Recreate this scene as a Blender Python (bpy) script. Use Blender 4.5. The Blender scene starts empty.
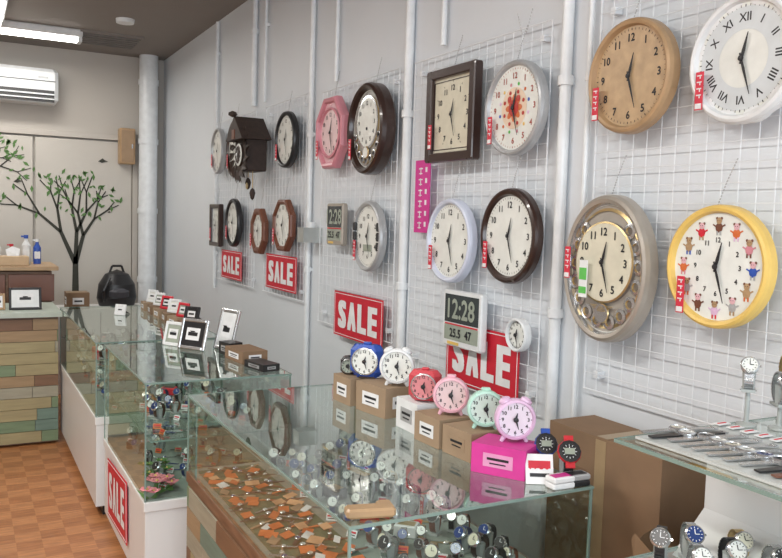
import bpy, math, random
from mathutils import Vector, Matrix, Euler
random.seed(7)
pi=math.pi
# ------------------------------------------------------------ materials
def new_mat(name):
    m=bpy.data.materials.new(name); m.use_nodes=True
    return m,m.node_tree.nodes,m.node_tree.links,m.node_tree.nodes["Principled BSDF"]
_mc={}
def mat(name,col,rough=0.5,metal=0.0,var=0.06,scale=20.0,emit=0,coat=0.0):
    if name in _mc: return _mc[name]
    m,n,l,b=new_mat(name)
    tc=n.new("ShaderNodeTexCoord"); nz=n.new("ShaderNodeTexNoise"); nz.inputs["Scale"].default_value=scale
    nz.inputs["Detail"].default_value=4
    l.new(tc.outputs["Object"],nz.inputs["Vector"])
    rp=n.new("ShaderNodeValToRGB")
    c0=[max(0,c*(1-var)) for c in col]; c1=[min(1,c*(1+var)) for c in col]
    rp.color_ramp.elements[0].position=.3; rp.color_ramp.elements[1].position=.7
    rp.color_ramp.elements[0].color=(*c0,1); rp.color_ramp.elements[1].color=(*c1,1)
    l.new(nz.outputs["Fac"],rp.inputs[0]); l.new(rp.outputs[0],b.inputs["Base Color"])
    b.inputs["Roughness"].default_value=rough; b.inputs["Metallic"].default_value=metal
    b.inputs["Coat Weight"].default_value=coat
    if emit:
        b.inputs["Emission Color"].default_value=(*col,1); b.inputs["Emission Strength"].default_value=emit
    _mc[name]=m; return m
def glass_mat(name,tint,base=0.05,pw=3.0):
    m,n,l,b=new_mat(name); n.remove(b)
    out=n["Material Output"]
    t=n.new("ShaderNodeBsdfTransparent"); t.inputs[0].default_value=(*tint,1)
    g=n.new("ShaderNodeBsdfGlossy"); g.inputs["Roughness"].default_value=0.01; g.inputs[0].default_value=(.95,1,.97,1)
    lw=n.new("ShaderNodeLayerWeight"); lw.inputs[0].default_value=.5
    p=n.new("ShaderNodeMath"); p.operation='POWER'; p.inputs[1].default_value=pw
    a=n.new("ShaderNodeMath"); a.operation='MULTIPLY_ADD'; a.inputs[1].default_value=.9; a.inputs[2].default_value=base; a.use_clamp=True
    mx=n.new("ShaderNodeMixShader")
    l.new(lw.outputs["Facing"],p.inputs[0]); l.new(p.outputs[0],a.inputs[0]); l.new(a.outputs[0],mx.inputs[0])
    l.new(t.outputs[0],mx.inputs[1]); l.new(g.outputs[0],mx.inputs[2]); l.new(mx.outputs[0],out.inputs[0])
    return m
def wood_mat(name,c0,c1,scale=6,rough=.5):
    m,n,l,b=new_mat(name)
    tc=n.new("ShaderNodeTexCoord"); mp=n.new("ShaderNodeMapping"); mp.inputs["Scale"].default_value=(1,1,8)
    nz=n.new("ShaderNodeTexNoise"); nz.inputs["Scale"].default_value=scale; nz.inputs["Detail"].default_value=6
    rp=n.new("ShaderNodeValToRGB"); rp.color_ramp.elements[0].color=(*c0,1); rp.color_ramp.elements[1].color=(*c1,1)
    rp.color_ramp.elements[0].position=.3; rp.color_ramp.elements[1].position=.7
    l.new(tc.outputs["Object"],mp.inputs[0]); l.new(mp.outputs[0],nz.inputs["Vector"]); l.new(nz.outputs["Fac"],rp.inputs[0]); l.new(rp.outputs[0],b.inputs["Base Color"])
    b.inputs["Roughness"].default_value=rough
    return m
def floor_mat():
    m,n,l,b=new_mat("parquet_floor")
    tc=n.new("ShaderNodeTexCoord")
    ck=n.new("ShaderNodeTexChecker"); ck.inputs["Scale"].default_value=9
    ck.inputs["Color1"].default_value=(.46,.20,.08,1); ck.inputs["Color2"].default_value=(.36,.145,.055,1)
    mp=n.new("ShaderNodeMapping"); mp.inputs["Scale"].default_value=(3,30,1)
    nz=n.new("ShaderNodeTexNoise"); nz.inputs["Scale"].default_value=3; nz.inputs["Detail"].default_value=5
    mx=n.new("ShaderNodeMixRGB"); mx.blend_type='OVERLAY'; mx.inputs[0].default_value=.6
    l.new(tc.outputs["Object"],ck.inputs["Vector"]); l.new(tc.outputs["Object"],mp.inputs[0]); l.new(mp.outputs[0],nz.inputs["Vector"])
    l.new(ck.outputs["Color"],mx.inputs[1]); l.new(nz.outputs["Fac"],mx.inputs[2]); l.new(mx.outputs[0],b.inputs["Base Color"])
    b.inputs["Roughness"].default_value=.35
    return m
def paint_mat(name,c,rough=.6,bump=.05,scale=60):
    m,n,l,b=new_mat(name)
    tc=n.new("ShaderNodeTexCoord"); nz=n.new("ShaderNodeTexNoise"); nz.inputs["Scale"].default_value=1.3; nz.inputs["Detail"].default_value=5
    rp=n.new("ShaderNodeValToRGB"); rp.color_ramp.elements[0].color=(*[v*.92 for v in c],1); rp.color_ramp.elements[1].color=(*[min(1,v*1.05) for v in c],1)
    n2=n.new("ShaderNodeTexNoise"); n2.inputs["Scale"].default_value=scale
    bp=n.new("ShaderNodeBump"); bp.inputs["Strength"].default_value=bump; bp.inputs["Distance"].default_value=.01
    l.new(tc.outputs["Object"],nz.inputs["Vector"]); l.new(nz.outputs["Fac"],rp.inputs[0]); l.new(rp.outputs[0],b.inputs["Base Color"])
    l.new(tc.outputs["Object"],n2.inputs["Vector"]); l.new(n2.outputs["Fac"],bp.inputs["Height"]); l.new(bp.outputs[0],b.inputs["Normal"])
    b.inputs["Roughness"].default_value=rough
    return m
white=mat("white_plastic",(.74,.76,.77),.35)
wface=mat("dial_white",(.78,.80,.76),.25,coat=.6)
cream=mat("dial_cream",(.68,.65,.52),.25,coat=.6)
blackp=mat("black_plastic",(.02,.02,.022),.35)
ink=mat("ink_black",(.015,.015,.018),.5)
dbrown=mat("dark_brown_wood",(.035,.016,.012),.3,coat=.4)
mbrown=mat("mid_brown_wood",(.16,.06,.035),.4)
lwood=mat("light_wood",(.40,.26,.14),.4,var=.15,scale=12)
oakface=mat("oak_dial",(.47,.33,.19),.4,var=.12,scale=30)
pink=mat("pink_plastic",(.62,.25,.30),.35)
pinkface=mat("pink_dial",(.70,.42,.46),.4)
hotpink=mat("magenta_card",(.60,.04,.28),.5)
silver=mat("silver_metal",(.62,.63,.64),.25,.85)
silverp=mat("silver_paint",(.45,.46,.47),.35,.3)
champ=mat("champagne_paint",(.42,.38,.33),.3,.35)
gold=mat("gold_metal",(.62,.47,.24),.3,.85)
yellow=mat("yellow_plastic",(.76,.52,.14),.4)
red=mat("sale_red",(.58,.015,.035),.5)
tagred=mat("tag_red",(.62,.03,.06),.5)
paper=mat("paper_white",(.78,.79,.80),.7)
green=mat("tag_green",(.12,.5,.1),.5)
orange=mat("orange_card",(.62,.15,.04),.5)
cardb=mat("cardboard",(.23,.145,.085),.8,var=.1,scale=8)
kraft=mat("kraft_box",(.33,.235,.15),.8,var=.1,scale=8)
blue=mat("blue_plastic",(.03,.09,.42),.35)
mint=mat("mint_plastic",(.45,.70,.60),.35)
purple=mat("orchid_plastic",(.66,.45,.64),.35)
wire=mat("white_wire",(.74,.77,.80),.4)
pipem=mat("white_pipe",(.74,.77,.79),.3)
lcd=mat("lcd_screen",(.33,.37,.31),.2)
greycloth=mat("grey_green_cloth",(.24,.28,.25),.8)
whitebase=paint_mat("white_laminate",(.74,.74,.73),.4,.02)
alum=mat("aluminium_edge",(.55,.58,.57),.3,.7)
gedge=mat("glass_edge_green",(.20,.29,.26),.15)
glass=glass_mat("showcase_glass",(.82,.88,.85),.07,2.8)
glass_side=glass_mat("showcase_side_glass",(.87,.93,.90),.04)
leafm=mat("leaf_green",(.10,.22,.06),.6)
barkm=mat("tree_decal_dark",(.035,.035,.025),.6)
standm=mat("clear_stand",(.40,.43,.42),.2)
trimw=wood_mat("case_trim_wood",(.12,.06,.03),(.22,.12,.07))
patch=[wood_mat("plank_"+k,tuple(.7*c for c in v),tuple(.9*c for c in v)) for k,v in dict(green=(.20,.28,.16),teal=(.17,.26,.21),tan=(.38,.26,.14),yellow=(.40,.34,.18),pale=(.38,.36,.27),brown=(.22,.12,.065)).items()]
# ------------------------------------------------------------ mesh builder
_gl={}
def glyph(t):
    if t in _gl: return _gl[t]
    cu=bpy.data.curves.new("tmp","FONT"); cu.body=t; cu.size=1; cu.align_x='CENTER'; cu.align_y='CENTER'; cu.resolution_u=3
    ob=bpy.data.objects.new("tmp",cu); bpy.context.collection.objects.link(ob)
    dg=bpy.context.evaluated_depsgraph_get(); me=ob.evaluated_get(dg).to_mesh()
    vs=[v.co.copy() for v in me.vertices]; fs=[tuple(p.vertices) for p in me.polygons]
    if vs:
        cx=(min(v.x for v in vs)+max(v.x for v in vs))/2; cy=(min(v.y for v in vs)+max(v.y for v in vs))/2
        vs=[v-Vector((cx,cy,0)) for v in vs]
    ob.evaluated_get(dg).to_mesh_clear(); bpy.data.objects.remove(ob); bpy.data.curves.remove(cu)
    _gl[t]=(vs,fs); return _gl[t]
class MB:
    def __init__(s): s.v=[];s.f=[];s.mi=[];s.sm=[];s.ms=[];s.M=Matrix()
    def mi_(s,m):
        if m not in s.ms: s.ms.append(m)
        return s.ms.index(m)
    def add(s,vs,fs,m,smooth=False,T=None):
        o=len(s.v); M=s.M@T if T is not None else s.M
        s.v+= [M@Vector(v) for v in vs]; k=s.mi_(m)
        for f in fs: s.f.append([i+o for i in f]); s.mi.append(k); s.sm.append(smooth)
    def box(s,c,d,m,T=None,taper=1.0,ch=0):
        x,y,z=[q/2 for q in d]
        if ch>0:
            pts=[];
            def ring(zz,e):
                X=x-e;Y=y-e
                return [(X-ch,-Y,zz),(X,-Y+ch,zz),(X,Y-ch,zz),(X-ch,Y,zz),(-X+ch,Y,zz),(-X,Y-ch,zz),(-X,-Y+ch,zz),(-X+ch,-Y,zz)]
            for zz,e in ((-z,ch*.7),(-z+ch,0),(z-ch,0),(z,ch*.7)): pts+=ring(zz,e)
            fs=[tuple(range(7,-1,-1)),tuple(range(24,32))]
            for k in range(3):
                for i in range(8): j=(i+1)%8; fs.append((k*8+i,k*8+j,k*8+8+j,k*8+8+i))
            s.add([(p[0]+c[0],p[1]+c[1],p[2]+c[2]) for p in pts],fs,m,False,T); return
        vs=[(c[0]+a*x*(taper if e>0 else 1),c[1]+b*y*(taper if e>0 else 1),c[2]+e*z) for e in(-1,1) for b in(-1,1) for a in(-1,1)]
        s.add(vs,[(0,2,3,1),(4,5,7,6),(0,1,5,4),(1,3,7,5),(3,2,6,7),(2,0,4,6)],m,False,T)
    def lathe(s,prof,mats,n=40,sx=1,sy=1,ph=0,T=None,smooth=True,c=(0,0,0)):
        for k in range(len(prof)-1):
            (r0,z0),(r1,z1)=prof[k],prof[k+1]; m=mats[min(k,len(mats)-1)] if isinstance(mats,(list,tuple)) else mats
            if r0<1e-6 and r1<1e-6: continue
            vs=[];fs=[]
            A=[(math.cos(ph+2*pi*i/n)*sx,math.sin(ph+2*pi*i/n)*sy) for i in range(n)]
            if r0<1e-6 or r1<1e-6:
                r,z=(r1,z1) if r0<1e-6 else (r0,z0)
                vs=[(c[0]+a*r,c[1]+b*r,c[2]+z) for a,b in A]; 
                zz=z0 if r0<1e-6 else z1
                vs.append((c[0],c[1],c[2]+zz))
                for i in range(n):
                    j=(i+1)%n; fs.append((i,j,n) if r1<1e-6 else (j,i,n))
            else:
                vs=[(c[0]+a*r0,c[1]+b*r0,c[2]+z0) for a,b in A]+[(c[0]+a*r1,c[1]+b*r1,c[2]+z1) for a,b in A]
                for i in range(n): j=(i+1)%n; fs.append((i,j,n+j,n+i))
            s.add(vs,fs,m,smooth and n>12,T)
    def cyl(s,p0,p1,r,m,n=10,r2=None,smooth=True):
        p0=Vector(p0);p1=Vector(p1); d=p1-p0
        if d.length<1e-7: return
        q=d.to_track_quat('Z','Y').to_matrix().to_4x4(); r2=r if r2 is None else r2; L=d.length
        s.lathe([(0,0),(r,0),(r2,L),(0,L)],m,n,T=Matrix.Translation(p0)@q,smooth=False if n<7 else smooth)
    def path(s,pts,r,m,n=6):
        for a,b in zip(pts,pts[1:]): s.cyl(a,b,r,m,n)
    def text(s,t,size,m,T,bold=0):
        vs,fs=glyph(t)
        offs=[(0,0)] if not bold else [(-bold,0),(bold,0),(0,bold),(0,-bold)]
        for i,(a,b) in enumerate(offs): s.add([(v.x*size+a,v.y*size+b,i*.00005) for v in vs],fs,m,False,T)
    def ribbon(s,pts,w,m,th=.0015,closed=False):
        n=len(pts); vs=[];fs=[]
        for (y,z) in pts: vs+=[(-w/2,y,z),(w/2,y,z)]
        for i in range(n if closed else n-1):
            j=(i+1)%n; fs.append((2*i,2*i+1,2*j+1,2*j))
        s.add(vs,fs,m,True)
    def obj(s,name,M=None,bevel=0):
        me=bpy.data.meshes.new(name); me.from_pydata([tuple(v) for v in s.v],[],s.f)
        for m in s.ms: me.materials.append(m)
        me.polygons.foreach_set("material_index",s.mi); me.polygons.foreach_set("use_smooth",s.sm); me.update()
        ob=bpy.data.objects.new(name,me); bpy.context.collection.objects.link(ob)
        if M is not None: ob.matrix_world=M
        if bevel:
            b=ob.modifiers.new("bevel","BEVEL"); b.width=bevel; b.segments=2; b.limit_method='ANGLE'
        return ob
def T3(x,y,z): return Matrix.Translation((x,y,z))
def RZ(a): return Matrix.Rotation(a,4,'Z')
def RX(a): return Matrix.Rotation(a,4,'X')
def RY(a): return Matrix.Rotation(a,4,'Y')
WB=Matrix(((0,0,-1,0),(-1,0,0,0),(0,1,0,0),(0,0,0,1)))   # local x -> -Y, y -> Z, z -> -X
def wallM(y,z,off=.05,rot=0): return T3(-off,y,z)@WB@RZ(rot)
def simplebox(name,x0,x1,y0,y1,z0,z1,m):
    b=MB(); b.box((0,0,0),(x1-x0,y1-y0,z1-z0),m); return b.obj(name,T3((x0+x1)/2,(y0+y1)/2,(z0+z1)/2))
# ------------------------------------------------------------ room
CH=3.02; YF=8.0; YN=-2.6; XL=-4.6
wallr=paint_mat("wall_paint_cool_white",(.69,.73,.77),.55)
wallf=paint_mat("wall_paint_beige",(.50,.465,.42),.6)
ceilm=paint_mat("ceiling_paint",(.25,.225,.205),.8,.15)
simplebox("wall_right",0,.12,YN,YF+.12,0,CH,wallr)
simplebox("wall_back",XL,0,YF,YF+.12,0,CH,wallf)
simplebox("wall_left",XL-.12,XL,YN,YF+.12,0,CH,wallf)
simplebox("floor",XL-.12,.12,YN-.12,YF+.12,-.1,0,floor_mat())
simplebox("ceiling",XL-.12,.12,YN-.12,YF+.12,CH,CH+.1,ceilm)
b=MB(); w=XL
b.box((XL/2,YN-.06,.2),(abs(XL),.12,.4),wallf); b.box((XL/2,YN-.06,2.81),(abs(XL),.12,.42),wallf)
b.box((-.15,YN-.06,1.5),(.3,.12,2.2),wallf); b.box((XL+.15,YN-.06,1.5),(.3,.12,2.2),wallf); b.obj("wall_front")
b=MB()
for x in(-4.3,-3.3,-2.3,-1.3,-.3): b.box((x,YN-.05,1.5),(.05,.06,2.2),alum)
b.box((-2.3,YN-.05,.42),(4,.06,.05),alum); b.box((-2.3,YN-.05,2.58),(4,.06,.05),alum); b.obj("window_1")
simplebox("baseboard_right",-.015,0,YN,YF,0,.08,whitebase)
doorm=paint_mat("door_beige",(.54,.51,.46),.45,.02)
for i,(x0,x1) in enumerate(((-2.95,-2.02),(-2.0,-1.16),(-1.14,-.30))):
    b=MB(); b.box((0,0,0),(x1-x0,.038,2.2),doorm); b.obj("door_%d"%(i+1),T3((x0+x1)/2,YF-.021,1.11),bevel=.004)
b=MB(); b.box((-1.75,YF-.03,2.25),(3.1,.06,.05),wallf); b.box((-.27,YF-.03,1.12),(.05,.06,2.24),wallf); b.obj("trim_1",bevel=.003)
b=MB(); b.cyl((0,0,0),(0,0,CH),.085,pipem,28); 
for z in (.9,1.55,2.2,2.75): b.cyl((0,0,z),(0,0,z+.05),.093,pipem,28)
b.obj("corner_drain_pipe",T3(-.17,7.86,0))
# vertical conduits on the right wall
def pipe(y,z0,z1,r,x=-.022):
    b=MB(); b.cyl((0,0,z0),(0,0,z1),r,pipem,14)
    z=z1-.25
    while z>z0+.1:
        b.cyl((0,0,z),(0,0,z+.03),r*1.35,pipem,14); b.box((-x/2-.0,0,z+.015),(abs(x),.03,.018),pipem); z-=.75
    b.obj("conduit_pipe",T3(x,y,0))
pipe(6.08,1.0,3.0,.014); pipe(5.2,2.28,3.0,.018); pipe(4.98,2.28,3.0,.010); pipe(4.2,.5,3.0,.015); pipe(3.87,2.26,3.0,.011)
pipe(3.10,.5,3.0,.02); pipe(2.82,2.26,3.0,.012); pipe(2.06,.4,3.0,.019); pipe(1.95,.4,3.0,.009)
b=MB(); b.box((0,0,.04),(.13,.09,.08),alum); b.cyl((0,0,.08),(0,0,.11),.02,pipem); b.obj("junction_box",T3(-.045,4.1,1.42))
# wire grid panels
def grid(y0,y1,z0,z1,p=.05):
    b=MB(); W=y1-y0; H=z1-z0
    nx=int(W/p); nz=int(H/p)
    for i in range(nx+1):
        x=-W/2+i*W/nx; r=.0028 if i in(0,nx) else .0013
        b.cyl((x,-H/2,0),(x,H/2,0),r,wire,5)
    for i in range(nz+1):
        z=-H/2+i*H/nz; r=.0028 if i in(0,nz) else .0013
        b.cyl((-W/2,z,.003),(W/2,z,.003),r,wire,5)
    for sx in(-1,1):
        for sy in(-1,1): b.box((sx*(W/2-.05),sy*(H/2-.05),-.012),(.02,.02,.028),wire)
    b.obj("wire_grid_panel",wallM((y0+y1)/2,(z0+z1)/2,.028))
grid(5.12,6.02,1.08,2.24); grid(4.24,4.93,1.08,2.24); grid(3.17,4.02,1.0,2.22); grid(2.13,3.03,.92,2.22); grid(.75,1.90,1.05,2.24)
# ------------------------------------------------------------ wall clocks
RN=["XII","I","II","III","IIII","V","VI","VII","VIII","IX","X","XI"]
def numerals(b,R,size,m,z,roman=False,sx=1,sy=1,c=(0,0)):
    for k in range(12):
        a=pi/2-k*pi/6; x=c[0]+math.cos(a)*R*sx; y=c[1]+math.sin(a)*R*sy
        if roman: b.text(RN[k],size,m,T3(x,y,z)@RZ(a-pi/2),bold=size*.02)
        else: b.text(str(12 if k==0 else k),size,m,T3(x,y,z),bold=size*.03)
def ticks(b,R,m,z,n=60,sx=1,sy=1,c=(0,0),L=.006):
    for k in range(n):
        a=k*2*pi/n; w=.0022 if k%5==0 else .001
        b.box((0,0,0),(L,w,.0006),m,T=T3(c[0]+math.cos(a)*R*sx,c[1]+math.sin(a)*R*sy,z)@RZ(a))
def hands(b,R,m,z,c=(0,0),hr=.45,mn=27,wd=.005,sec=None):
    ah=-(hr)*pi/6; am=-mn*pi/30
    for a,L,w_ in((ah,R*.55,wd*1.3),(am,R*.82,wd)):
        T=T3(c[0],c[1],z)@RZ(a)
        b.add([(-w_/2,-R*.12,0),(w_/2,-R*.12,0),(w_*.8,L*.3,0),(w_*.2,L,0),(-w_*.2,L,0),(-w_*.8,L*.3,0)],[(0,1,2,3,4,5)],m,False,T); z+=.002
    if sec: b.box((0,R*.3,0),(.0015,R*1.0,.0006),sec,T=T3(c[0],c[1],z)@RZ(-pi*.9))
    b.lathe([(.007,0),(.007,.004),(0,.005)],[m],12,T=T3(c[0],c[1],z-.003))
def tag(b,x,y,z,h=.095,w=.024,m=None):
    b.box((x,y,z),(w,h,.002),m or tagred)
    b.box((x,y-h*.40,z+.0015),(w*.8,h*.14,.001),paper)
    for k in range(4): b.box((x,y+h*(.40-.17*k),z+.0015),(w*.6,h*.03,.001),paper); b.box((x+w*.1,y+h*(.36-.17*k),z+.0015),(w*.12,h*.08,.001),paper)
def frame(b,R,sx,sy,rw,d,rim,face,n=56,ph=0,inner=None):
    fz=d*.62
    b.lathe([(0,0),(R*.97,0),(R,d*.12),(R,d*.65),(R-rw*.15,d*.9),(R-rw*.45,d),(R-rw*.8,d*.93),(R-rw,fz)],[rim,rim,rim,rim,rim,rim,inner or rim],n,sx,sy,ph,smooth=n>12)
    b.lathe([(R-rw,fz),(0,fz)],[face],n,sx,sy,ph,smooth=False)
    return fz
def chain(b,y,dx=.03,top=.12,z=-.0):
    pts=[(-dx,y,z),( -dx*.2,y+top*.5,z),(dx*.8,y+top,z)]
    for a,c in zip(pts,pts[1:]):
        n=int((Vector(c)-Vector(a)).length/.008)
        for i in range(n):
            p=Vector(a).lerp(Vector(c),i/n); q=Vector(a).lerp(Vector(c),(i+.7)/n); b.cyl(p,q,.0018,silverp,5)
def clock(y,z,R,rim,face,sx=1,sy=1,rw=.018,d=.04,n=56,ph=0,nm=ink,roman=False,ns=.2,nr=.78,tk=True,tg=(-.72,-.42),extra=None,hm=ink,name="analog_clock",inner=None,ch=True,rot=0):
    R*=.97; y-=.012
    b=MB(); fz=frame(b,R,sx,sy,rw,d,rim,face,n,ph,inner); Ri=R-rw
    if nm: numerals(b,Ri*nr,Ri*ns,nm,fz+.001,roman,sx,sy)
    if tk: ticks(b,Ri*.94,nm or ink,fz+.001,60,sx,sy)
    if extra: extra(b,Ri,fz)
    if hm: hands(b,Ri*.85,hm,fz+.006)
    if tg: tag(b,tg[0]*R*sx,tg[1]*R*sy,d+.002)
    if ch: chain(b,R*sy*.98,z=.0)
    b.cyl((0,0,-.015),(0,0,.0),.006,silverp,8)
    return b.obj(name,wallM(y,z,.05,rot))
OFF=pi/8
clock(5.86,2.02,.17,silverp,wface,.85,1)
clock(5.46,2.01,.20,dbrown,wface,.75,1,rw=.035,roman=True)
clock(4.46,2.0,.168,blackp,wface,.98,1,rw=.026)
def pk5(b,Ri,fz):
    b.lathe([(Ri*.80,fz+.010),(Ri*.74,fz+.014),(Ri*.71,fz+.002),(0,fz+.002)],[pink,pink,mat("pale_pink_dial",(.74,.55,.56),.35)],40)
    for k in range(8):
        a=k*pi/4+OFF*2; b.lathe([(Ri*.05,0),(Ri*.03,.004),(0,.005)],[pinkface],10,T=T3(math.cos(a)*Ri*.88,math.sin(a)*Ri*.88,fz))
    numerals(b,Ri*.57,Ri*.17,ink,fz+.004)
clock(3.80,1.985,.20,pink,pinkface,.92,1,rw=.034,n=8,ph=OFF,nm=None,tk=False,extra=pk5,d=.05)
def orn6(b,Ri,fz):
    b.lathe([(Ri*.98,fz+.001),(0,fz+.001)],[mat("dark_dial",(.30,.29,.27),.3)],40,.86,1,smooth=False)
    b.lathe([(Ri*.70,fz+.001),(Ri*.70,fz+.008),(Ri*.63,fz+.009),(0,fz+.008)],[gold,silver,wface],40,.9,1,c=(0,Ri*.16,0),smooth=True)
    numerals(b,Ri*.5,Ri*.15,ink,fz+.0105,False,.9,1,c=(0,Ri*.16))
    for k in range(9):
        a=-pi*.92+k*pi*.105
        b.lathe([(Ri*.10,fz+.002),(Ri*.10,fz+.008),(Ri*.06,fz+.01),(0,fz+.006)],[gold,silver,blackp],12,c=(math.cos(a)*Ri*.70,math.sin(a)*Ri*.82,0))
    b.lathe([(Ri*.17,fz+.010),(Ri*.14,fz+.014),(0,fz+.012)],[gold,wface],20,c=(0,-Ri*.62,0))
clock(3.34,1.965,.215,dbrown,wface,.88,1,rw=.034,d=.075,nm=None,tk=False,extra=orn6)
def face8(b,Ri,fz):
    b.lathe([(Ri*.50,fz+.001),(0,fz+.0012)],[mat("dial_peach",(.74,.58,.44),.4)],36,smooth=False)
    core=mat("dial_red_core",(.45,.04,.03),.5)
    for k in range(8):
        a=k*pi/4; b.lathe([(Ri*.11,0),(0,.001)],[mat("dial_orange",(.62,.16,.05),.5)],12,1.2,.7,T=T3(math.cos(a)*Ri*.20,math.sin(a)*Ri*.20,fz+.002)@RZ(a))
        b.lathe([(Ri*.05,0),(0,.001)],[core],10,c=(math.cos(a+.4)*Ri*.40,math.sin(a+.4)*Ri*.40,fz+.002))
    b.lathe([(Ri*.2,0),(0,.001)],[core],16,c=(0,0,fz+.0032))
    for s_ in(-1,1): b.lathe([(Ri*.08,0),(0,.001)],[core],12,c=(s_*Ri*.17,Ri*.22,fz+.003))
    cols=[blue,orange,green,pink,yellow,purple]
    for k in range(12):
        a=k*pi/6+.26; b.lathe([(Ri*.045,0),(0,.001)],[cols[k%6]],8,c=(math.cos(a)*Ri*.58,math.sin(a)*Ri*.58,fz+.001))
clock(2.27,1.945,.166,silverp,wface,rw=.02,extra=face8,nm=mat("num_red",(.35,.06,.04),.5),ns=.20,tk=True)
clock(1.73,1.975,.165,lwood,oakface,rw=.022,d=.045,ns=.22)
def sc10(b,Ri,fz):
    for k in range(12):
        a=k*pi/6+pi/12
        b.lathe([(.022,0),(.022,.02),(.012,.026),(0,.027)],[white],16,1.9,1,T=T3(math.cos(a)*(Ri+.002),math.sin(a)*(Ri+.002),.0)@RZ(a+pi/2))
    b.lathe([(Ri*.93,fz+.0008),(Ri*.52,fz+.0009)],[mat("dial_band_grey",(.60,.64,.66),.35)],48)
clock(1.36,1.965,.160,white,wface,rw=.022,roman=True,ns=.22,extra=sc10,nr=.74)
def rect_clock(y,z,w,h,fw,rim,face,d=.035,ns=.2,tg=True,nm=ink,inner=None,name="square_analog_clock"):
    b=MB(); y-=.012; w*=.95
    for sx in(-1,1): b.box((sx*(w/2-fw/2),0,d/2),(fw,h,d),rim,ch=.005)
    for sy in(-1,1): b.box((0,sy*(h/2-fw/2),d/2),(w-2*fw+.012,fw,d*.96),rim,ch=.005)
    b.box((0,0,d*.25),(w-fw,h-fw,d*.5),face)
    R=min(w,h)/2-fw; z_=d*.5+.001
    if inner:
        for sx in(-1,1):
            b.box((sx*R*.97,0,z_),(.003,R*1.94,.003),inner); b.box((0,sx*R*.97,z_),(R*1.94,.003,.003),inner)
    numerals(b,R*.76,R*.22,nm,z_); ticks(b,R*.93,nm,z_,12); hands(b,R*.8,ink,z_+.006)
    if tg: tag(b,-w*.38,-h*.22,d+.002)
    chain(b,h/2)
    b.cyl((0,0,-.015),(0,0,.0),.006,silverp,8)
    return b.obj(name,wallM(y,z))
rect_clock(2.67,1.965,.36,.36,.036,dbrown,cream,d=.04,inner=dbrown)
rect_clock(5.90,1.48,.27,.31,.03,dbrown,wface)
clock(5.46,1.505,.172,blackp,wface,.9,1,rw=.028)
clock(4.92,1.46,.16,mbrown,wface,.9,1,n=8,ph=OFF,rw=.045,nr=.75)
clock(4.48,1.505,.168,mbrown,wface,1,1,n=8,ph=OFF,rw=.032,nr=.78)
def ex6(b,Ri,fz):
    for sx in(-1,1):
        for yy in(.35,0,-.35): b.box((sx*Ri*.86,yy*Ri*.9,fz+.01),(.022,.04,.012),blackp,ch=.003)
    b.box((0,-Ri*.38,fz+.002),(Ri*.6,Ri*.22,.002),lcd)
clock(3.36,1.475,.168,silverp,wface,.92,1,extra=ex6,rw=.022,nr=.66)
clock(2.65,1.48,.168,mat("pale_blue_plastic",(.60,.64,.76),.35),wface,.98,1,rw=.022,ns=.22)
clock(2.27,1.51,.17,dbrown,wface,.98,1,rw=.027,ns=.22)
def ex9(b,Ri,fz):
    b.lathe([(Ri*.95,fz+.0005),(Ri*.90,fz+.005)],[gold],48,.84,1)
    gm=mat("grey_skeleton",(.30,.28,.26),.3,.7)
    b.lathe([(Ri*.99,fz+.0004),(0,fz+.0004)],[mat("greige_dial",(.36,.33,.29),.35)],48,.84,1,smooth=False)
    for s_ in(-1,1):
        for k in range(7):
            a=s_*(.2+.36*k)-pi/2
            b.lathe([(Ri*.12,fz+.001),(Ri*.12,fz+.006),(Ri*.07,fz+.008),(Ri*.06,fz+.003),(0,fz+.004)],[gm,silver,gold,gm],14,c=(math.cos(a)*Ri*.70,math.sin(a)*Ri*.84,0))
    b.lathe([(Ri*.64,fz+.001),(Ri*.64,fz+.012),(Ri*.61,fz+.014),(0,fz+.013)],[gm,gold,cream],44,c=(0,Ri*.10,0))
    numerals(b,Ri*.48,Ri*.17,ink,fz+.015,c=(0,Ri*.10))
    hands(b,Ri*.6,ink,fz+.018,c=(0,Ri*.10))
    for k in range(5): b.box((0,-Ri*.58-.004*k,fz+.012),(Ri*(.5-.08*k),.002,.003),gold)
    b.lathe([(Ri*.16,fz+.010),(Ri*.15,fz+.014),(0,fz+.012)],[gold,silver],20,c=(0,-Ri*.70,0))
    b.box((Ri*-.34,-Ri*.18,fz+.03),(.034,.11,.002),paper); b.box((Ri*-.34,-Ri*.10,fz+.032),(.03,.035,.001),green); b.box((Ri*-.34,-Ri*.36,fz+.032),(.03,.02,.001),green)
clock(1.78,1.43,.222,champ,wface,.80,1,rw=.030,d=.055,nm=None,tk=False,hm=None,extra=ex9,tg=(-.84,.05),inner=silver)
def ex10(b,Ri,fz):
    cols=[mbrown,orange,pink,blue,lwood,silverp,purple,mbrown,silverp,orange,lwood,red]
    for k in range(12):
        a=pi/2-k*pi/6+.0; x=math.cos(a)*Ri*.78; y=math.sin(a)*Ri*.78; c=cols[k]; c2=cols[(k+5)%12]
        b.lathe([(.010,0),(0,.001)],[c],12,1.1,1.25,c=(x,y-.007,fz+.001))
        for s_ in(-1,1):
            b.box((x+s_*.005,y-.021,fz+.0012),(.004,.010,.001),c2)
            b.box((0,0,0),(.014,.0035,.001),c,T=T3(x+s_*.012,y-.003,fz+.0013)@RZ(s_*.5))
            b.lathe([(.0038,0),(0,.001)],[mbrown],8,c=(x+s_*.007,y+.016,fz+.0015))
            b.lathe([(.0012,0),(0,.0006)],[ink],6,c=(x+s_*.003,y+.011,fz+.003))
        b.lathe([(.0085,0),(0,.001)],[pinkface if k%2 else lwood],12,c=(x,y+.010,fz+.0018))
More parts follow.
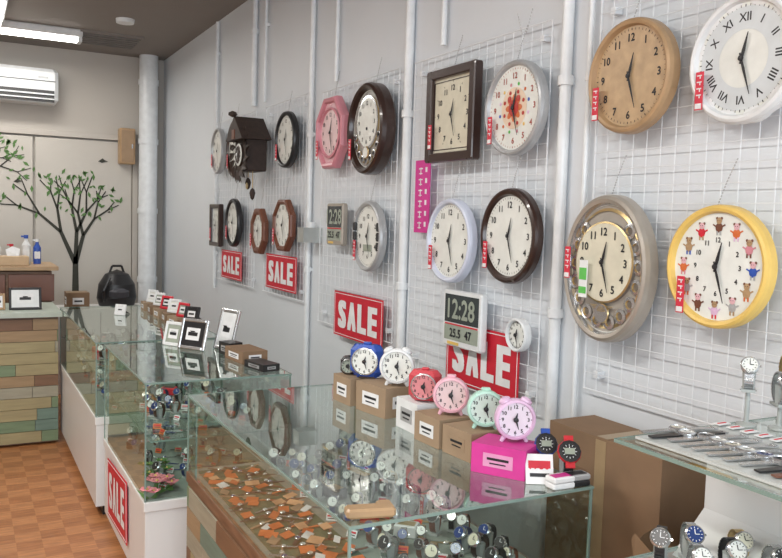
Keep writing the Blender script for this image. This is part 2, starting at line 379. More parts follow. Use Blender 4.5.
clock(1.40,1.46,.160,yellow,wface,rw=.021,d=.04,nm=ink,ns=.13,nr=.50,tk=False,extra=ex10,tg=(-.62,-.5))
clock(2.21,1.175,.06,white,wface,rw=.012,d=.03,ns=.24,tg=None,ch=False)
def digital(y,z,w,h,name="digital_clock",rim=white):
    b=MB(); d=.03
    b.box((0,0,d/2),(w,h,d),rim,ch=.006)
    b.box((0,h*.18,d+.0005),(w*.88,h*.50,.002),mat("lcd_dark",(.04,.05,.055),.15))
    b.text("12:28",h*.42,lcd,T3(0,h*.18,d+.003)@Matrix.Diagonal((1,1.15,1,1)),bold=.0022)
    b.box((0,-h*.25,d+.0005),(w*.88,h*.27,.002),lcd)
    b.text("25.5  47",h*.21,ink,T3(0,-h*.25,d+.003),bold=.0014)
    b.box((0,-h*.10,d+.001),(w*.86,h*.025,.002),red); b.box((-w*.2,-h*.44,d+.001),(w*.3,h*.05,.002),yellow)
    b.cyl((0,0,-.015),(0,0,0),.006,silverp,8)
    b.obj(name,wallM(y,z))
digital(2.53,1.185,.26,.215); digital(3.72,1.525,.19,.21,rim=champ)
# cuckoo clock
b=MB()
cw=mat("carved_walnut",(.035,.02,.015),.6,var=.3,scale=40)
b.box((0,-.01,.07),(.20,.20,.12),cw,ch=.006)
b.add([(-.15,.06,0),(.15,.06,0),(0,.19,0),(-.15,.06,.17),(.15,.06,.17),(0,.19,.17)],[(0,2,1),(3,4,5),(0,1,4,3),(1,2,5,4),(2,0,3,5)],cw)
b.lathe([(.062,.13),(.062,.142),(.05,.145),(0,.143)],[cw,wface,cw],24,c=(0,-.02,0))
numerals(b,.05,.016,paper,.1465,True,c=(0,-.02)); hands(b,.045,paper,.15,c=(0,-.02),wd=.004)
b.box((0,.09,.172),(.045,.05,.006),mbrown)
for k in range(16):
    a=k*pi/8+.1; T=T3(math.cos(a)*.125,math.sin(a)*.125-.01,.14)@RZ(a+.4)
    b.add([(-.035,0,0),(0,-.02,.012),(.05,0,0),(0,.02,0)],[(0,1,2,3)],cw,False,T); b.add([(-.035,0,-.01),(0,-.02,0),(.05,0,-.01),(0,.02,0)],[(3,2,1,0)],cw,False,T)
b.lathe([(0,0),(.014,.01),(.018,.03),(.008,.05),(0,.052)],[cw],12,c=(0,.2,.15))
for s_ in(-1,1):
    b.path([(s_*.04,-.1,.07),(s_*.04,-.17-.03*s_,.07)],.0025,gold,5)
    b.lathe([(0,0),(.012,.012),(.017,.03),(.010,.06),(0,.07)],[cw],12,T=T3(s_*.04,-.17-.03*s_,.07)@RX(pi/2))
b.path([(0,-.1,.09),(0,-.18,.09)],.002,cw,5); b.lathe([(.018,0),(.018,.004),(0,.005)],[gold],16,c=(0,-.19,.088))
b.cyl((0,0,-.02),(0,0,.02),.01,cw,8)
b.obj("cuckoo_clock",wallM(4.92,1.955)@Matrix.Scale(1.12,4))
for y,z in((2.60,1.74),(1.36,2.2),(2.27,2.2)):
    b=MB()
    for s_ in(-1,1):
        for i in range(8): b.cyl((s_*(.012+.004*i),i*.01,0),(s_*(.013+.004*i),i*.01+.007,0),.0018,silverp,5)
    b.obj("hanging_chain",wallM(y,z,.036))
# signs
def sale(M,w,h,name="sale_sign"):
    b=MB(); b.box((0,0,0),(w,h,.003),red)
    e=.010
    for s_ in(-1,1):
        b.box((0,s_*(h/2-e),.002),(w-2*e,.003,.001),paper); b.box((s_*(w/2-e),0,.002),(.003,h-2*e,.001),paper)
    lw_=w*.80/4
    for i,ch_ in enumerate("SALE"):
        vs,_=glyph(ch_); tw=max(v.x for v in vs)-min(v.x for v in vs); th=max(v.y for v in vs)-min(v.y for v in vs)
        bw=lw_*.13; S=Matrix.Diagonal(((lw_*.92-2*bw)/tw,(h*.62-bw)/th,1,1)); cx=(i-1.5)*lw_*1.04
        for q,dx in enumerate((-1,-.5,0,.5,1)):
            for r_,dy in enumerate((-.5,.5)): b.text(ch_,1,paper,T3(cx+dx*bw,dy*bw,.0022+.0001*(q*2+r_))@S)
    return b.obj(name,M)
sale(wallM(5.57,1.205,.045),.48,.2); sale(wallM(4.57,1.22,.045),.52,.21); sale(wallM(3.50,1.075,.045),.54,.225); sale(wallM(2.46,1.045,.034),.47,.235)
b=MB(); b.box((0,0,0),(.12,.30,.003),hotpink)
for k in range(6):
    b.box((-.015,.115-.045*k,.002),(.03,.005,.001),paper); b.box((-.015,.105-.045*k,.002),(.005,.03,.001),paper); b.box((-.015,.095-.045*k,.002),(.024,.004,.001),paper); b.box((.03,.11-.045*k,.002),(.014,.02,.001),paper)
b.obj("price_banner",wallM(2.91,1.655,.045))
# ------------------------------------------------------------ back wall things
b=MB(); b.box((0,0,0),(.85,.24,.30),white,ch=.03); b.box((0,-.122,.04),(.80,.006,.006),ink)
b.box((0,-.113,-.09),(.78,.03,.10),mat("ac_vent_dark",(.04,.04,.04),.5)); b.box((0,-.134,-.075),(.78,.012,.012),white); b.box((0,-.134,-.115),(.78,.012,.010),white); b.box((.3,-.122,.07),(.08,.004,.015),silverp)
b.obj("air_conditioner",T3(-1.39,YF-.125,2.64))
b=MB(); b.box((0,0,0),(.14,.12,.33),lwood,ch=.008); b.box((0,-.062,0),(.11,.006,.29),mat("panel_tan",(.33,.22,.13),.5),ch=.002); b.box((.04,-.067,0),(.012,.006,.04),silver)
b.obj("breaker_box",T3(-.36,YF-.105,2.17))
def tree(name,x,z,h,seed,lean=0,wide=1,L0=.3):
    random.seed(seed); b=MB()
    def seg(p,q,w0,w1):
        d=(q-p).normalized(); nrm=Vector((-d.y,d.x)); 
        b.add([(p.x-nrm.x*w0,0,p.y-nrm.y*w0),(p.x+nrm.x*w0,0,p.y+nrm.y*w0),(q.x+nrm.x*w1,0,q.y+nrm.y*w1),(q.x-nrm.x*w1,0,q.y-nrm.y*w1)],[(0,1,2,3)],barkm)
    def leaf(p):
        a=random.uniform(0,2*pi); L=random.uniform(.022,.036); c=Vector((math.cos(a),math.sin(a))); nn=Vector((-c.y,c.x))*L*.42; c*=L
        b.add([(p.x-c.x,-.001,p.y-c.y),(p.x-nn.x,-.001,p.y-nn.y),(p.x+c.x,-.001,p.y+c.y),(p.x+nn.x,-.001,p.y+nn.y)],[(0,1,2,3)],leafm)
    def grow(p,a,L,w,dp):
        q=p+Vector((math.cos(a),math.sin(a)))*L; seg(p,q,w,w*.75)
        if dp<=2:
            for _ in range(2): leaf(q+Vector((random.uniform(-.05,.05),random.uniform(-.04,.06))))
        if dp==0: return
        for s_ in ((-1,1) if dp<4 else (-1,0,1)):
            grow(q,a+s_*random.uniform(.3,.55)*wide+random.uniform(-.1,.1),L*random.uniform(.66,.88),w*.66,dp-1)
    grow(Vector((0,0)),pi/2+lean,h*L0,h*.026,4)
    b.obj(name,T3(x,YF-.045,z))
tree("tree_wall_decal",-.80,.70,1.22,3,.0,.72); tree("tree_wall_decal",-1.86,1.55,.8,11,-.5)
b=MB()
for (x,z,s_) in((-.56,2.02,.045),(-1.28,1.80,.04),(-.50,1.55,.02)):
    b.add([(x-s_,0,z),(x-s_*.2,0,z-s_*.25),(x+s_*.5,0,z),(x+s_,0,z+s_*.1),(x+s_*.3,0,z+s_*.35),(x-s_*.1,0,z+s_*.7)],[(0,1,2,3,4,5)],barkm)
b.obj("bird_wall_decal",T3(0,YF-.046,0))
b=MB(); b.box((0,0,.36),(.8,.42,.72),whitebase); b.box((0,-.215,.37),(.01,.01,.66),ink); b.box((-.06,-.22,.5),(.015,.02,.1),silver); b.box((.06,-.22,.5),(.015,.02,.1),silver); b.obj("storage_cupboard",T3(-.68,7.45,0),bevel=.004)
b=MB(); b.lathe([(0,0),(.15,.01),(.17,.08),(.155,.2),(.1,.29),(0,.33)],[blackp],24,1,.8); b.lathe([(.06,0),(.06,.05),(.03,.07),(0,.07)],[mat("bag_grey",(.06,.06,.07),.7)],16,1.4,.6,T=T3(0,-.12,.1)@RX(.3))
b.path([(-.06,0,.3),(-.04,0,.36),(.04,0,.36),(.06,0,.3)],.01,blackp,8); b.path([(-.11,-.08,.05),(-.13,-.13,.15),(-.08,-.12,.26)],.014,blackp,8)
b.obj("backpack",T3(-.52,7.42,.721))
def carton(name,x,y,z,w,d,h,m=cardb,rot=0,tape=True,label=None,col=None):
    b=MB(); b.box((0,0,h/2),(w,d,h),m)
    if tape: b.box((0,0,h+.0003),(w*.98,min(.05,d*.3),.0006),mat("packing_tape",(.36,.26,.15),.3)); 
    b.box((-w/2-.0005,0,h*.5),(.001,d*.55,h*.45),label or paper); b.box((-w/2-.0015,0,h*.55),(.001,d*.4,h*.08),ink); b.box((-w/2-.0015,0,h*.4),(.001,d*.3,h*.04),ink)
    b.box((0,-d/2-.0005,h*.5),(w*.5,.001,h*.4),label or paper); b.box((0,-d/2-.0015,h*.5),(w*.35,.001,h*.1),ink)
    return b.obj(name,T3(x,y,z)@RZ(rot))
carton("cardboard_carton",-.86,7.35,.721,.18,.2,.14)
# ------------------------------------------------------------ left patchwork counters
def planks(b,x0,x1,z0,z1,y,ny,rows,seed):
    random.seed(seed); H=(z1-z0)/rows
    for r in range(rows):
        x=x0
        while x<x1-.001:
            L=random.uniform(.15,.42); xe=min(x1,x+L)
            b.box(((x+xe)/2,y,z0+(r+.5)*H),(xe-x-.003,.014+random.uniform(0,.006),H-.003),random.choice(patch)); x=xe
b=MB(); b.box((-1.95,6.02,.43),(1.56,.58,.84),trimw); planks(b,-2.73,-1.17,.02,.84,5.72,-1,11,5); b.box((-1.95,6.0,.87),(1.6,.66,.03),mat("pale_green_top",(.42,.48,.42),.4))
b.obj("patchwork_counter")
b=MB(); b.box((-1.95,6.72,.55),(1.62,.5,1.1),trimw); b.box((-1.95,6.70,1.125),(1.7,.6,.03),lwood); 
for k in range(5): b.box((-2.6+k*.33,6.46,.98),(.31,.02,.2),mbrown)
b.obj("wooden_cabinet",bevel=.003)
def bottle(name,x,y,z,r,h,m,cap):
    b=MB(); b.lathe([(0,0),(r,0),(r,h*.65),(r*.45,h*.8),(r*.42,h*.9)],[m],18); b.lathe([(r*.5,h*.88),(r*.5,h),(0,h)],[cap],18); b.box((0,-r*.2,h*.35),(r*1.5,r*1.65,h*.3),paper,ch=.004); b.box((-r*.5,0,h*.95),(r*1.2,r*.5,h*.06),cap); b.obj(name,T3(x,y,z))
bottle("spray_bottle",-1.30,6.70,1.141,.032,.22,white,blue); bottle("spray_bottle",-1.22,6.74,1.141,.028,.19,blue,white); bottle("glue_bottle",-1.40,6.72,1.141,.028,.15,lwood,red); bottle("lotion_bottle",-1.5,6.74,1.141,.032,.18,white,blackp); bottle("lotion_bottle",-1.58,6.7,1.141,.03,.14,kraft,white)
b=MB(); b.box((0,0,.035),(.2,.12,.07),mat("tissue_box_print",(.55,.40,.25),.6),ch=.004); b.add([(-.04,-.01,.07),(.04,-.01,.07),(.05,.01,.12),(0,.02,.14),(-.05,0,.115)],[(0,1,2,3,4)],paper); b.obj("tissue_box",T3(-1.40,6.53,1.141)@RZ(.1))
def photo_frame(name,x,y,z,w,h,rim,rot,screen=None,tilt=.25):
    b=MB(); M=RX(-tilt); f=.016
    b.M=M
    for s_ in(-1,1): b.box((s_*(w/2-f/2),0,h/2),(f,.014,h),rim,ch=.003); b.box((0,0,h/2+s_*(h/2-f/2)),(w-2*f,.014,f),rim,ch=.003)
    b.box((0,.001,h/2),(w-f,.008,h-f),screen or lcd); b.box((0,-.0045,h*.5),(w*.5,.001,h*.4),paper); b.box((0,-.0055,h*.5),(w*.35,.001,h*.12),ink)
    b.M=Matrix(); b.add([(-.015,.01,h*.6),(.015,.01,h*.6),(.015,.09,0.001),(-.015,.09,0.001)],[(0,1,2,3)],blackp)
    b.obj(name,T3(x,y,z)@RZ(rot))
photo_frame("tablet_stand",-1.36,5.86,.886,.2,.15,blackp,0,white)
photo_frame("price_card_stand",-1.52,5.88,.886,.08,.11,lwood,0,paper)
# ------------------------------------------------------------ watches
bands=[blackp,silver,mbrown,silver,mat("navy_strap",(.03,.05,.15),.5),dbrown,gold,blackp,silver]
faces=[wface,blackp,cream,mat("navy_dial",(.03,.06,.2),.2),wface]
def watch_c(b,T,s=1,band=None,face=None,lo=True,stand=True):
    """watch on a C-shaped stand: loop in yz plane, dial facing -y tilted up"""
    old=b.M; b.M=old@T@Matrix.Scale(s,4)
    band=band or random.choice(bands); face=face or random.choice(faces)
    n=14 if lo else 28; a0=.026;c0=.034
    for w_,e in((.018,0),(.0165,-.002)):
        b.ribbon([((a0+e)*math.cos(2*pi*i/n),c0+.004+(c0+e)*math.sin(2*pi*i/n)) for i in range(n)],w_,band,closed=True)
    if not lo:
        for i in range(n):
            a=2*pi*i/n; b.box((0,0,0),(.0185,.0055,.003),band,T=T3(0,a0*math.cos(a),c0+.004+c0*math.sin(a))@RX(math.atan2(c0*math.cos(a),-a0*math.sin(a))))
    H=T3(0,-.021,.058)@RX(pi/2-.55)
    b.lathe([(0,-.002),(.019,-.002),(.019,.006),(.016,.009),(.0155,.007),(0,.007)],[silver,silver,silver,silver,face],14 if lo else 28,T=H)
    hm=ink if face in(wface,cream) else paper
    b.box((0,.005,.008),(.0015,.009,.0008),hm,T=H); b.box((.004,0,.0086),(.008,.0013,.0008),hm,T=H); b.box((.0205,0,.002),(.004,.004,.004),silver,T=H)
    if not lo:
        for k in range(12): b.box((0,.0125,0),(.0012,.003,.0008),hm,T=H@T3(0,0,.0078)@RZ(k*pi/6))
    if stand: b.box((0,0,.003),(.028,.04,.006),standm); b.lathe([(0,0),(.012,0),(.014,.04),(0,.042)],[standm],8,T=T3(0,.0,.006))
    b.M=old
def watch_flat(b,T,s=1,band=None,face=None):
    old=b.M; b.M=old@T@Matrix.Scale(s,4); band=band or random.choice(bands); face=face or random.choice(faces)
    for d in(-1,1):
        b.add([(d*.015,-.010,.004),(d*.015,.010,.004),(d*.09,.0075,.003),(d*.09,-.0075,.003),(d*.015,-.010,.001),(d*.015,.010,.001),(d*.09,.0075,.0),(d*.09,-.0075,.0)],[(0,1,2,3),(4,7,6,5),(0,3,7,4),(1,5,6,2),(2,6,7,3)],band)
    b.box((.093,0,.003),(.008,.018,.004),silver)
    b.lathe([(0,0),(.019,0),(.019,.007),(.016,.010),(.0155,.008),(0,.008)],[silver,silver,silver,silver,face],18)
    b.box((0,.006,.009),(.0015,.009,.0008),ink); b.box((.004,0,.0096),(.008,.0013,.0008),ink)
    b.M=old
def pcard(b,T,m=None,w=.04,h=.028):
    old=b.M; b.M=old@T; b.M=b.M@RX(-.4)
    b.box((0,0,h/2),(w,.0015,h),m or paper); b.box((0,-.0012,h*.65),(w*.8,.0008,h*.25),red); b.box((0,-.0012,h*.3),(w*.7,.0008,h*.12),ink); b.M=old
# ------------------------------------------------------------ display cases
def case(name,x0,x1,y0,y1,zt,zd,base,shelves=(),trim=None,planked=False):
    b=MB(); W=x1-x0; L=y1-y0; cx=(x0+x1)/2; cy=(y0+y1)/2
    b.box((0,0,(zd-.02)/2+.03),(W-.012,L-.012,zd-.08),base)
    b.box((0,0,.03),(W-.09,L-.09,.06),blackp)
    b.box((0,0,zd-.02),(W,L,.04),trim or base,ch=.003)
    if planked:
        random.seed(3); H=(zd-.1)/7
        for r in range(7):
            y=-L/2+.015
            while y<L/2-.02:
                ye=min(L/2-.015,y+random.uniform(.12,.4))
                b.box((-W/2+.004,(y+ye)/2,.05+(r+.5)*H),(.008,ye-y-.003,H-.003),random.choice(patch)); y=ye
    b.box((0,0,zd+.003),(W-.03,L-.03,.006),greycloth)
    def pan(p,m): b.add(p,[(0,1,2,3)],m)
    X=W/2-.004;Y=L/2-.004
    pan([(-X,-Y,zd),(-X,Y,zd),(-X,Y,zt-.006),(-X,-Y,zt-.006)],glass_side); pan([(X,-Y,zd),(X,Y,zd),(X,Y,zt-.006),(X,-Y,zt-.006)],glass_side)
    pan([(-X,-Y,zd),(X,-Y,zd),(X,-Y,zt-.006),(-X,-Y,zt-.006)],glass_side); pan([(-X,Y,zd),(X,Y,zd),(X,Y,zt-.006),(-X,Y,zt-.006)],glass_side)
    pan([(-W/2,-L/2,zt),(W/2,-L/2,zt),(W/2,L/2,zt),(-W/2,L/2,zt)],glass)
    for s_ in(-1,1):
        b.box((s_*(W/2-.0025),0,zt-.003),(.005,L,.007),gedge); b.box((0,s_*(L/2-.0025),zt-.003),(W-.01,.005,.007),gedge)
        for t_ in(-1,1): b.box((s_*(W/2-.005),t_*(L/2-.005),(zd+zt)/2-.003),(.006,.006,zt-zd-.01),gedge)
    for z in shelves:
        q=W/2-.03; w_=L/2-.03
        pan([(-q,-w_,z),(q,-w_,z),(q,w_,z),(-q,w_,z)],glass_side)
        b.box((-q,0,z),(.004,2*w_,.006),gedge); b.box((0,-w_,z),(2*q,.004,.006),gedge)
        for s_ in(-1,1):
            for t_ in(-1,1): b.box((s_*(W/2-.018),t_*(w_-.05),z-.006),(.03,.012,.008),silver)
    return b.obj(name,T3(cx,cy,0))
case("glass_display_case",-1.15,-.50,4.2,5.84,.9,.52,whitebase,(.71,))
case("glass_display_case",-1.12,-.52,3.13,4.13,.9,.43,whitebase,(.66,))
case("glass_display_case",-1.02,-.34,1.50,2.88,.9,.62,trimw,(),trimw,True)
sale(T3(-1.123,3.72,.255)@WB@RZ(.06),.50,.27)
def fill(name,x0,x1,y0,y1,z,n_x,n_y,seed,cards=.5,flat=.3,sc=1.0,rot=-.9,miss=.12):
    random.seed(seed); b=MB()
    for i in range(n_x):
        for j in range(n_y):
            if random.random()<miss: continue
            x=x0+(i+.5)/n_x*(x1-x0)+random.uniform(-.016,.016); y=y0+(j+.5)/n_y*(y1-y0)+random.uniform(-.016,.016)
            r=random.random(); a=rot+random.uniform(-.5,.5); s_=sc*random.uniform(.8,1.1)
            if r<flat: watch_flat(b,T3(x,y,0)@RZ(a*.5),s_*.6)
            elif r<flat+.08:
                b.box((0,0,.018),(.07,.05,.036),random.choice([blackp,white,dbrown,red]),T=T3(x,y,0)@RZ(a),ch=.004); b.box((0,0,.0365),(.05,.032,.001),random.choice([paper,gold,ink]),T=T3(x,y,0)@RZ(a))
            else: watch_c(b,T3(x,y,0)@RZ(a),s_)
            if random.random()<cards: pcard(b,T3(x-.02,y-.03,0)@RZ(a),random.choice([paper,paper,orange,kraft]),.034,.022)
    b.obj(name,T3(0,0,z))
fill("watch_collection",-1.10,-.56,4.28,5.78,.527,4,13,1,.4); fill("watch_collection",-1.07,-.60,4.3,5.76,.712,4,13,2,.3)
fill("watch_collection",-1.06,-.58,3.22,4.04,.437,5,8,3,.5); fill("watch_collection",-1.04,-.61,3.24,4.02,.662,5,8,4,.4)
fill("watch_collection",-.75,-.39,1.57,2.82,.627,5,16,5,.45,.18,1.0,-.9,.05)
# left part of the front case: orange tags, cards scattered
random.seed(9); b=MB()
b.box((-.88,2.18,.004),(.22,1.28,.006),mat("green_felt",(.07,.13,.08),.9))
strp=[dbrown,mbrown,blackp,orange,silver,kraft]
for j in range(32):
    for i in range(4):
        x=-.965+i*.055+random.uniform(-.015,.015); y=1.6+j*.038+random.uniform(-.015,.015); L=.009+random.uniform(0,.005)
        a=random.uniform(-.9,1.2)
        if random.random()<.55: watch_flat(b,T3(x,y,L)@RZ(a),random.uniform(.38,.55),random.choice(strp))
        else: b.box((0,0,0),(random.uniform(.03,.055),random.uniform(.018,.032),.002),random.choice([orange,orange,orange,paper,kraft,mat("tag_peach",(.65,.36,.2),.6)]),T=T3(x,y,L+.005)@RZ(a)@RX(.25))
b.obj("watch_collection",T3(0,0,.625))
def flower(name,x,y,z,s,pm,seed):
    random.seed(seed); b=MB()
    for k in range(9):
        cx,cy,cz=random.uniform(-.05,.05)*s,random.uniform(-.05,.05)*s,random.uniform(.01,.06)*s
        for q in range(6):
            a=q*pi/3; b.lathe([(.011*s,0),(.007*s,.004*s),(0,.001)],[pm],8,1.3,.8,T=T3(cx+math.cos(a)*.012*s,cy+math.sin(a)*.012*s,cz)@RZ(a)@RY(-.4))
        b.lathe([(.005*s,0),(0,.006*s)],[yellow],8,c=(cx,cy,cz+.003))
        b.cyl((0,0,0),(cx,cy,cz),.0015,leafm,5)
        a=random.uniform(0,6.3); b.add([(0,-.01*s,0),(.06*s,0,.02*s),(0,.01*s,0)],[(0,1,2)],leafm,False,T3(cx,cy,.004)@RZ(a))
    b.obj(name,T3(x,y,z))
fpink=mat("petal_pink",(.70,.25,.28),.6)
flower("artificial_flowers",-.80,1.57,.63,1.2,fpink,1); flower("artificial_flowers",-1.05,3.20,.437,1.2,fpink,2); flower("artificial_flowers",-1.02,3.42,.437,1.1,leafm,4)
b=MB(); b.box((0,0,.014),(.13,.045,.026),lwood,ch=.006); b.box((.045,.02,.014),(.04,.06,.022),lwood,ch=.005); b.obj("wooden_corner_block",T3(-.95,1.54,.901)@RZ(-.25)@Matrix.Scale(.85,4))
# ------------------------------------------------------------ boxes + alarm clocks on front case
def sbox(x,y,w,d,h,rot,m,lab):
    return carton("product_box",x,y,.9005,d,w,h,m,rot,False,lab)
sbox(-.50,2.57,.13,.10,.095,.05,kraft,paper); sbox(-.47,2.39,.17,.12,.10,.15,kraft,paper)
sbox(-.47,2.15,.13,.10,.095,0,white,silverp); sbox(-.485,1.995,.13,.11,.085,.05,kraft,white); sbox(-.475,1.85,.13,.11,.08,.08,kraft,kraft)
sbox(-.475,1.69,.15,.11,.078,.55,hotpink,mat("box_pale_pink",(.7,.30,.5),.5))
def alarm(x,y,z,R,m,face,rot,square=False,bells=False,nm=ink,tilt=0):
    b=MB(); T=T3(0,0,R*1.12)@RX(pi/2)
    if square:
        b.box((0,0,R*1.08),(R*2.1,.06,R*2.0),m,ch=R*.35); T=T3(0,-.032,R*1.08)@RX(pi/2)
        b.lathe([(R*.86,-.004),(R*.86,.004),(R*.78,.006),(R*.76,.002),(0,.002)],[silver,silver,silver,face],32,T=T)
        fz=.003
    else:
        b.lathe([(0,-.03),(R*.75,-.028),(R*.97,-.01),(R,.008),(R*.95,.018),(R*.84,.020),(R*.80,.012),(0,.012)],[m,m,m,m,m,m,face],36,T=T)
        fz=.013
    b.M=T
    numerals(b,R*.62,R*.24,nm,fz+.0005); ticks(b,R*.76,nm,fz+.0005,12,L=.003); hands(b,R*.6,ink,fz+.002,wd=.003)
    b.M=Matrix()
    for s_ in(-1,1):
        b.cyl((s_*R*.45,0,R*.3),(s_*R*.62,0,0),R*.13,m,10,R*.09)
        b.cyl((s_*R*.35,.02,R*.3),(s_*R*.45,.03,0),R*.1,m,10)
    if bells:
        for s_ in(-1,1):
            b.lathe([(R*.30,0),(R*.28,R*.12),(R*.15,R*.2),(0,R*.22)],[m],18,T=T3(s_*R*.5,0,R*1.95)@RY(s_*.5))
    else: b.box((0,0,R*2.15),(R*.5,.02,R*.14),m,ch=.003)
    b.obj("alarm_clock",T3(x,y,z)@RZ(rot))
alarm(-.485,2.50,1.001,.056,blue,wface,-.75,True); alarm(-.455,2.335,1.001,.060,white,wface,-.65,bells=True)
alarm(-.47,2.125,.996,.047,mat("coral_red",(.58,.06,.08),.4),mat("dial_rose",(.70,.25,.27),.4),-.7,True); alarm(-.47,1.975,.986,.054,mat("baby_pink",(.75,.42,.50),.35),mat("pale_pink_dial",(.74,.55,.56),.35),-.6)
alarm(-.455,1.82,.981,.052,mint,mat("mint_dial",(.62,.76,.68),.35),-.5); alarm(-.455,1.685,.979,.055,purple,mat("lilac_dial",(.74,.66,.76),.35),-.45,bells=True)
alarm(-.50,2.605,.996,.030,blackp,lcd,-.7,True)
def sport(x,y,z,col,rot):
    b=MB(); watch_c(b,Matrix(),1.3,blackp,blackp,False)
    H=Matrix.Scale(1.3,4)@T3(0,-.021,.058)@RX(pi/2-.55)
    b.lathe([(.021,.0),(.024,.004),(.022,.010),(.016,.0105)],[blackp,col,blackp],12,T=H); b.box((0,0,.0095),(.02,.012,.002),lcd,T=H)
    b.box((0,.026,.004),(.018,.012,.006),col,T=H); b.box((0,-.026,.004),(.018,.012,.006),col,T=H)
    b.obj("digital_sport_watch",T3(x,y,z)@RZ(rot))
sport(-.375,1.66,.9005,blue,-.5); sport(-.365,1.58,.9005,mat("crimson_plastic",(.5,.02,.03),.4),-.5); 
b=MB(); pcard(b,Matrix(),paper,.07,.075); b.M=RX(-.4); b.text("1980",.028,red,T3(0,-.003,.047)@RX(pi/2),bold=.0008); b.M=Matrix(); b.add([(-.02,.03,.05),(.02,.03,.05),(.02,.06,0),(-.02,.06,0)],[(0,1,2,3)],paper); b.obj("price_card",T3(-.46,1.565,.901)@RZ(-.5))
random.seed(4)
for k in range(4):
    b=MB()
    b.box((0,0,.007),(.065,.04,.014),[paper,blackp,paper,silverp][k],ch=.003); b.box((0,0,.0145),(.05,.024,.001),[red,paper,hotpink,ink][k]); b.obj("price_tag_pack",T3(-.425+.05*(k%2),1.53,.9005+.0155*(k//2))@RZ(random.uniform(-.1,.1)))
# ------------------------------------------------------------ items on middle / far cases
photo_frame("photo_frame",-.76,3.86,.9005,.17,.15,silver,-1.0,blackp); photo_frame("photo_frame",-.62,3.80,.9005,.15,.2,silver,-1.25,white); photo_frame("photo_frame",-.82,4.0,.9005,.12,.12,white,-1.0,lcd)
carton("product_box",-.60,3.50,.9005,.12,.2,.055,cardb,.1,False); carton("product_box",-.60,3.28,.9005,.08,.16,.03,blackp,.2,False,silverp)
carton("product_box",-.62,3.67,.9005,.07,.1,.06,blackp,.2,False,silverp)
random.seed(8)
for k in range(6):
    y=4.5+k*.21; x=-.60
    carton("product_box",x,y,.9005,.12,.15,.055,kraft if k%2 else cardb,random.uniform(-.1,.1),False)
cols=[blackp,red,white,red,white,white]
for k in range(6):
    photo_frame("desk_calendar_clock",-.61,4.46+k*.21,.9565,.10,.085,cols[k],-1.1+random.uniform(-.2,.2),[blackp,lcd,wface][k%3])
photo_frame("price_card_stand",-.85,5.3,.9005,.08,.07,paper,-.8,paper); 
# ------------------------------------------------------------ cartons and bag between case and stand
b=MB()
b.box((0,0,.25),(.18,.44,.5),cardb); b.box((.0,0,.741),(.17,.43,.48),cardb); b.box((0,0,.982),(.165,.04,.001),mat("packing_tape",(.36,.26,.15),.3)); b.box((-.086,.1,.85),(.001,.1,.06),mat("box_print",(.2,.12,.07),.8)); b.box((-.086,0,.74),(.001,.04,.47),mat("packing_tape",(.36,.26,.15),.3))
b.obj("cardboard_box",T3(-.13,1.615,0),bevel=.003)
b=MB(); n=20
rings=[]
random.seed(2)
for k,(z,w_,d_) in enumerate(((0,.10,.055),(.3,.105,.06),(.6,.105,.06),(.75,.10,.05),(.83,.105,.055))):
    for i in range(n):
        a=2*pi*i/n; q=1+.08*math.sin(3*a+k*1.7); c=math.cos(a);s_=math.sin(a)
        rings.append((math.copysign(abs(c)**.5,c)*w_*q,math.copysign(abs(s_)**.5,s_)*d_*q,z+(.02*math.sin(5*a) if k==4 else 0)))
fs=[]
for k in range(4):
    for i in range(n): j=(i+1)%n; fs.append((k*n+i,k*n+j,k*n+n+j,k*n+n+i))
fs.append(tuple(range(n-1,-1,-1)))
b.add(rings,fs,mat("brown_paper",(.24,.155,.09),.85),False); b.obj("paper_bag",T3(-.27,1.29,0))
# ------------------------------------------------------------ right display stand
b=MB()
b.box((.0,-.0,.525),(.30,.84,1.05),whitebase); b.box((-.27,0,.425),(.24,.84,.85),whitebase)
b.add([(-.15,-.42,.95),(-.15,.42,.95),(-.24,.42,.86),(-.24,-.42,.86),(-.15,.42,.86),(-.15,-.42,.86)],[(0,1,2,3),(1,4,2),(0,3,5)],whitebase)
def pan(p,m): b.add(p,[(0,1,2,3)],m)
pan([(-.42,-.44,1.13),(.14,-.44,1.13),(.14,.42,1.13),(-.42,.42,1.13)],glass)
b.box((-.42,-.01,1.127),(.005,.86,.007),gedge); b.box((-.14,.42,1.127),(.56,.005,.007),gedge); b.box((-.14,-.44,1.127),(.56,.005,.007),gedge)
for x in(-.12,.1):
    for y in(-.36,.36): b.cyl((x,y,1.05),(x,y,1.125),.012,silver,14)
pan([(-.42,-.42,.875),(-.16,-.42,.875),(-.16,.42,.875),(-.42,.42,.875)],glass); b.box((-.42,0,.872),(.005,.84,.007),gedge); b.box((-.29,.42,.872),(.26,.005,.007),gedge)
for x in(-.37,-.2):
    for y in(-.38,.38): b.cyl((x,y,.85),(x,y,.872),.01,silver,12)
b.obj("display_stand",T3(-.17,.76,0))
b=MB(); b.box((0,0,.003),(.27,.34,.005),mat("clear_tray",(.50,.53,.52),.2)); 
random.seed(12)
for k in range(10): watch_flat(b,T3(-.03+random.uniform(-.01,.01),-.145+.034*k,.008)@RZ(-.25+random.uniform(-.05,.05)),.95,random.choice([silver,silver,mbrown,blackp,silver]))
for k in range(10): b.box((.11,-.14+.034*k,.009),(.035,.018,.002),paper); b.box((.11,-.14+.034*k,.0105),(.025,.004,.001),red)
b.obj("watch_tray",T3(-.42,.99,1.131)@RZ(0))
def wobj(x,y,z,rot,s,band,face,post=0):
    b=MB()
    if post: b.lathe([(.022,0),(.022,.004),(.005,.008),(.005,post),(.018,post+.002),(0,post+.003)],[standm],16); b.M=T3(0,0,post)
    watch_c(b,Matrix(),s,band,face,False); b.obj("wristwatch",T3(x,y,z)@RZ(rot))
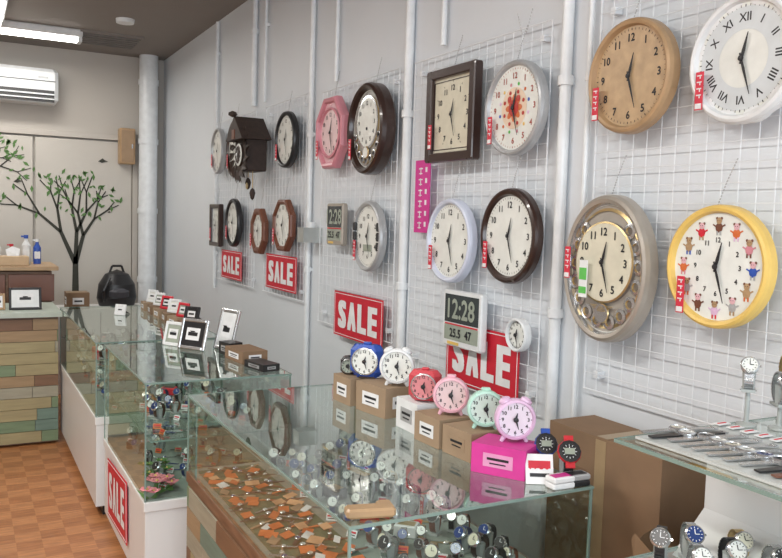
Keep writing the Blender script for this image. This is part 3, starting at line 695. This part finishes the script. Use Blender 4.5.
wobj(-.24,1.15,1.1315,-.9,1.0,silver,wface,.075); wobj(-.20,1.10,1.1315,-.5,1.0,silver,blackp,.05); wobj(-.20,1.03,1.1315,-.4,1.0,silver,cream,.0); wobj(-.12,1.14,1.1315,-.4,1.0,gold,wface,.08)
wobj(-.50,1.13,.8765,-.9,1.05,blackp,blackp); wobj(-.43,1.12,.8765,-.5,1.05,silver,faces[3]); wobj(-.50,1.04,.8765,-.5,1.0,silver,wface); wobj(-.42,1.03,.8765,-.4,1.05,blackp,wface); wobj(-.36,1.06,.8765,-.4,1.0,gold,cream); wobj(-.37,.97,.8765,-.4,1.05,silver,blackp); wobj(-.45,.94,.8765,-.4,1.0,blackp,faces[3])
# ------------------------------------------------------------ ceiling things + lights
tubem=mat("fluorescent_tube",(1,.97,.92),.3,emit=9)
def fixture(x,y,L,rot,power,emitmesh=True):
    b=MB(); b.box((0,0,-.03),(L,.16,.06),white,ch=.01)
    for s_ in(-1,1): b.cyl((-L/2+.03,s_*.045,-.075),(L/2-.03,s_*.045,-.075),.014,tubem,12)
    for s_ in(-1,1): b.box((s_*(L/2-.02),0,-.07),(.03,.13,.05),white)
    b.obj("fluorescent_ceiling_light",T3(x,y,CH)@RZ(rot))
    l=bpy.data.lights.new("fluorescent_lamp","AREA"); l.shape='RECTANGLE'; l.size=L; l.size_y=.2; l.energy=power; l.color=(1,.96,.9)
    o=bpy.data.objects.new("fluorescent_lamp",l); bpy.context.collection.objects.link(o); o.matrix_world=T3(x,y,CH-.12)@RZ(rot)
fixture(-1.5,7.15,1.3,0,15); fixture(-1.52,6.45,.9,pi/2,10); fixture(-2.3,4.4,1.3,pi/2,30); fixture(-2.3,2.2,1.3,pi/2,48); fixture(-2.3,-.2,1.3,pi/2,54)  # last three fixtures hang out of view, added to light the room
b=MB(); b.lathe([(.07,0),(.065,-.03),(0,-.04)],[white],24); b.obj("smoke_detector",T3(-.62,6.5,CH))
b=MB(); b.box((0,0,-.008),(.5,.5,.016),ceilm); 
for k in range(6): b.box((0,-.2+.08*k,-.02),(.46,.02,.01),mat("vent_grey",(.16,.15,.14),.6))
b.obj("ceiling_vent",T3(-.62,7.3,CH))
l=bpy.data.lights.new("window_daylight","AREA"); l.shape='RECTANGLE'; l.size=3.8; l.size_y=2.0; l.energy=135; l.color=(.84,.93,1.0)
o=bpy.data.objects.new("window_daylight",l); bpy.context.collection.objects.link(o); o.matrix_world=T3(-2.3,YN+.05,1.5)@RX(pi/2)
w=bpy.data.worlds.new("world"); bpy.context.scene.world=w; w.use_nodes=True
w.node_tree.nodes["Background"].inputs[0].default_value=(.75,.85,1,1); w.node_tree.nodes["Background"].inputs[1].default_value=1.0
bpy.context.scene.view_settings.view_transform='Standard'
# ------------------------------------------------------------ camera
cam=bpy.data.cameras.new("camera"); co=bpy.data.objects.new("camera",cam); bpy.context.collection.objects.link(co)
co.location=(-1.74,0,1.55); co.rotation_euler=(1.4988,-.0298,-.4897); cam.sensor_width=36; cam.lens=37.1; cam.clip_start=.05
bpy.context.scene.camera=co
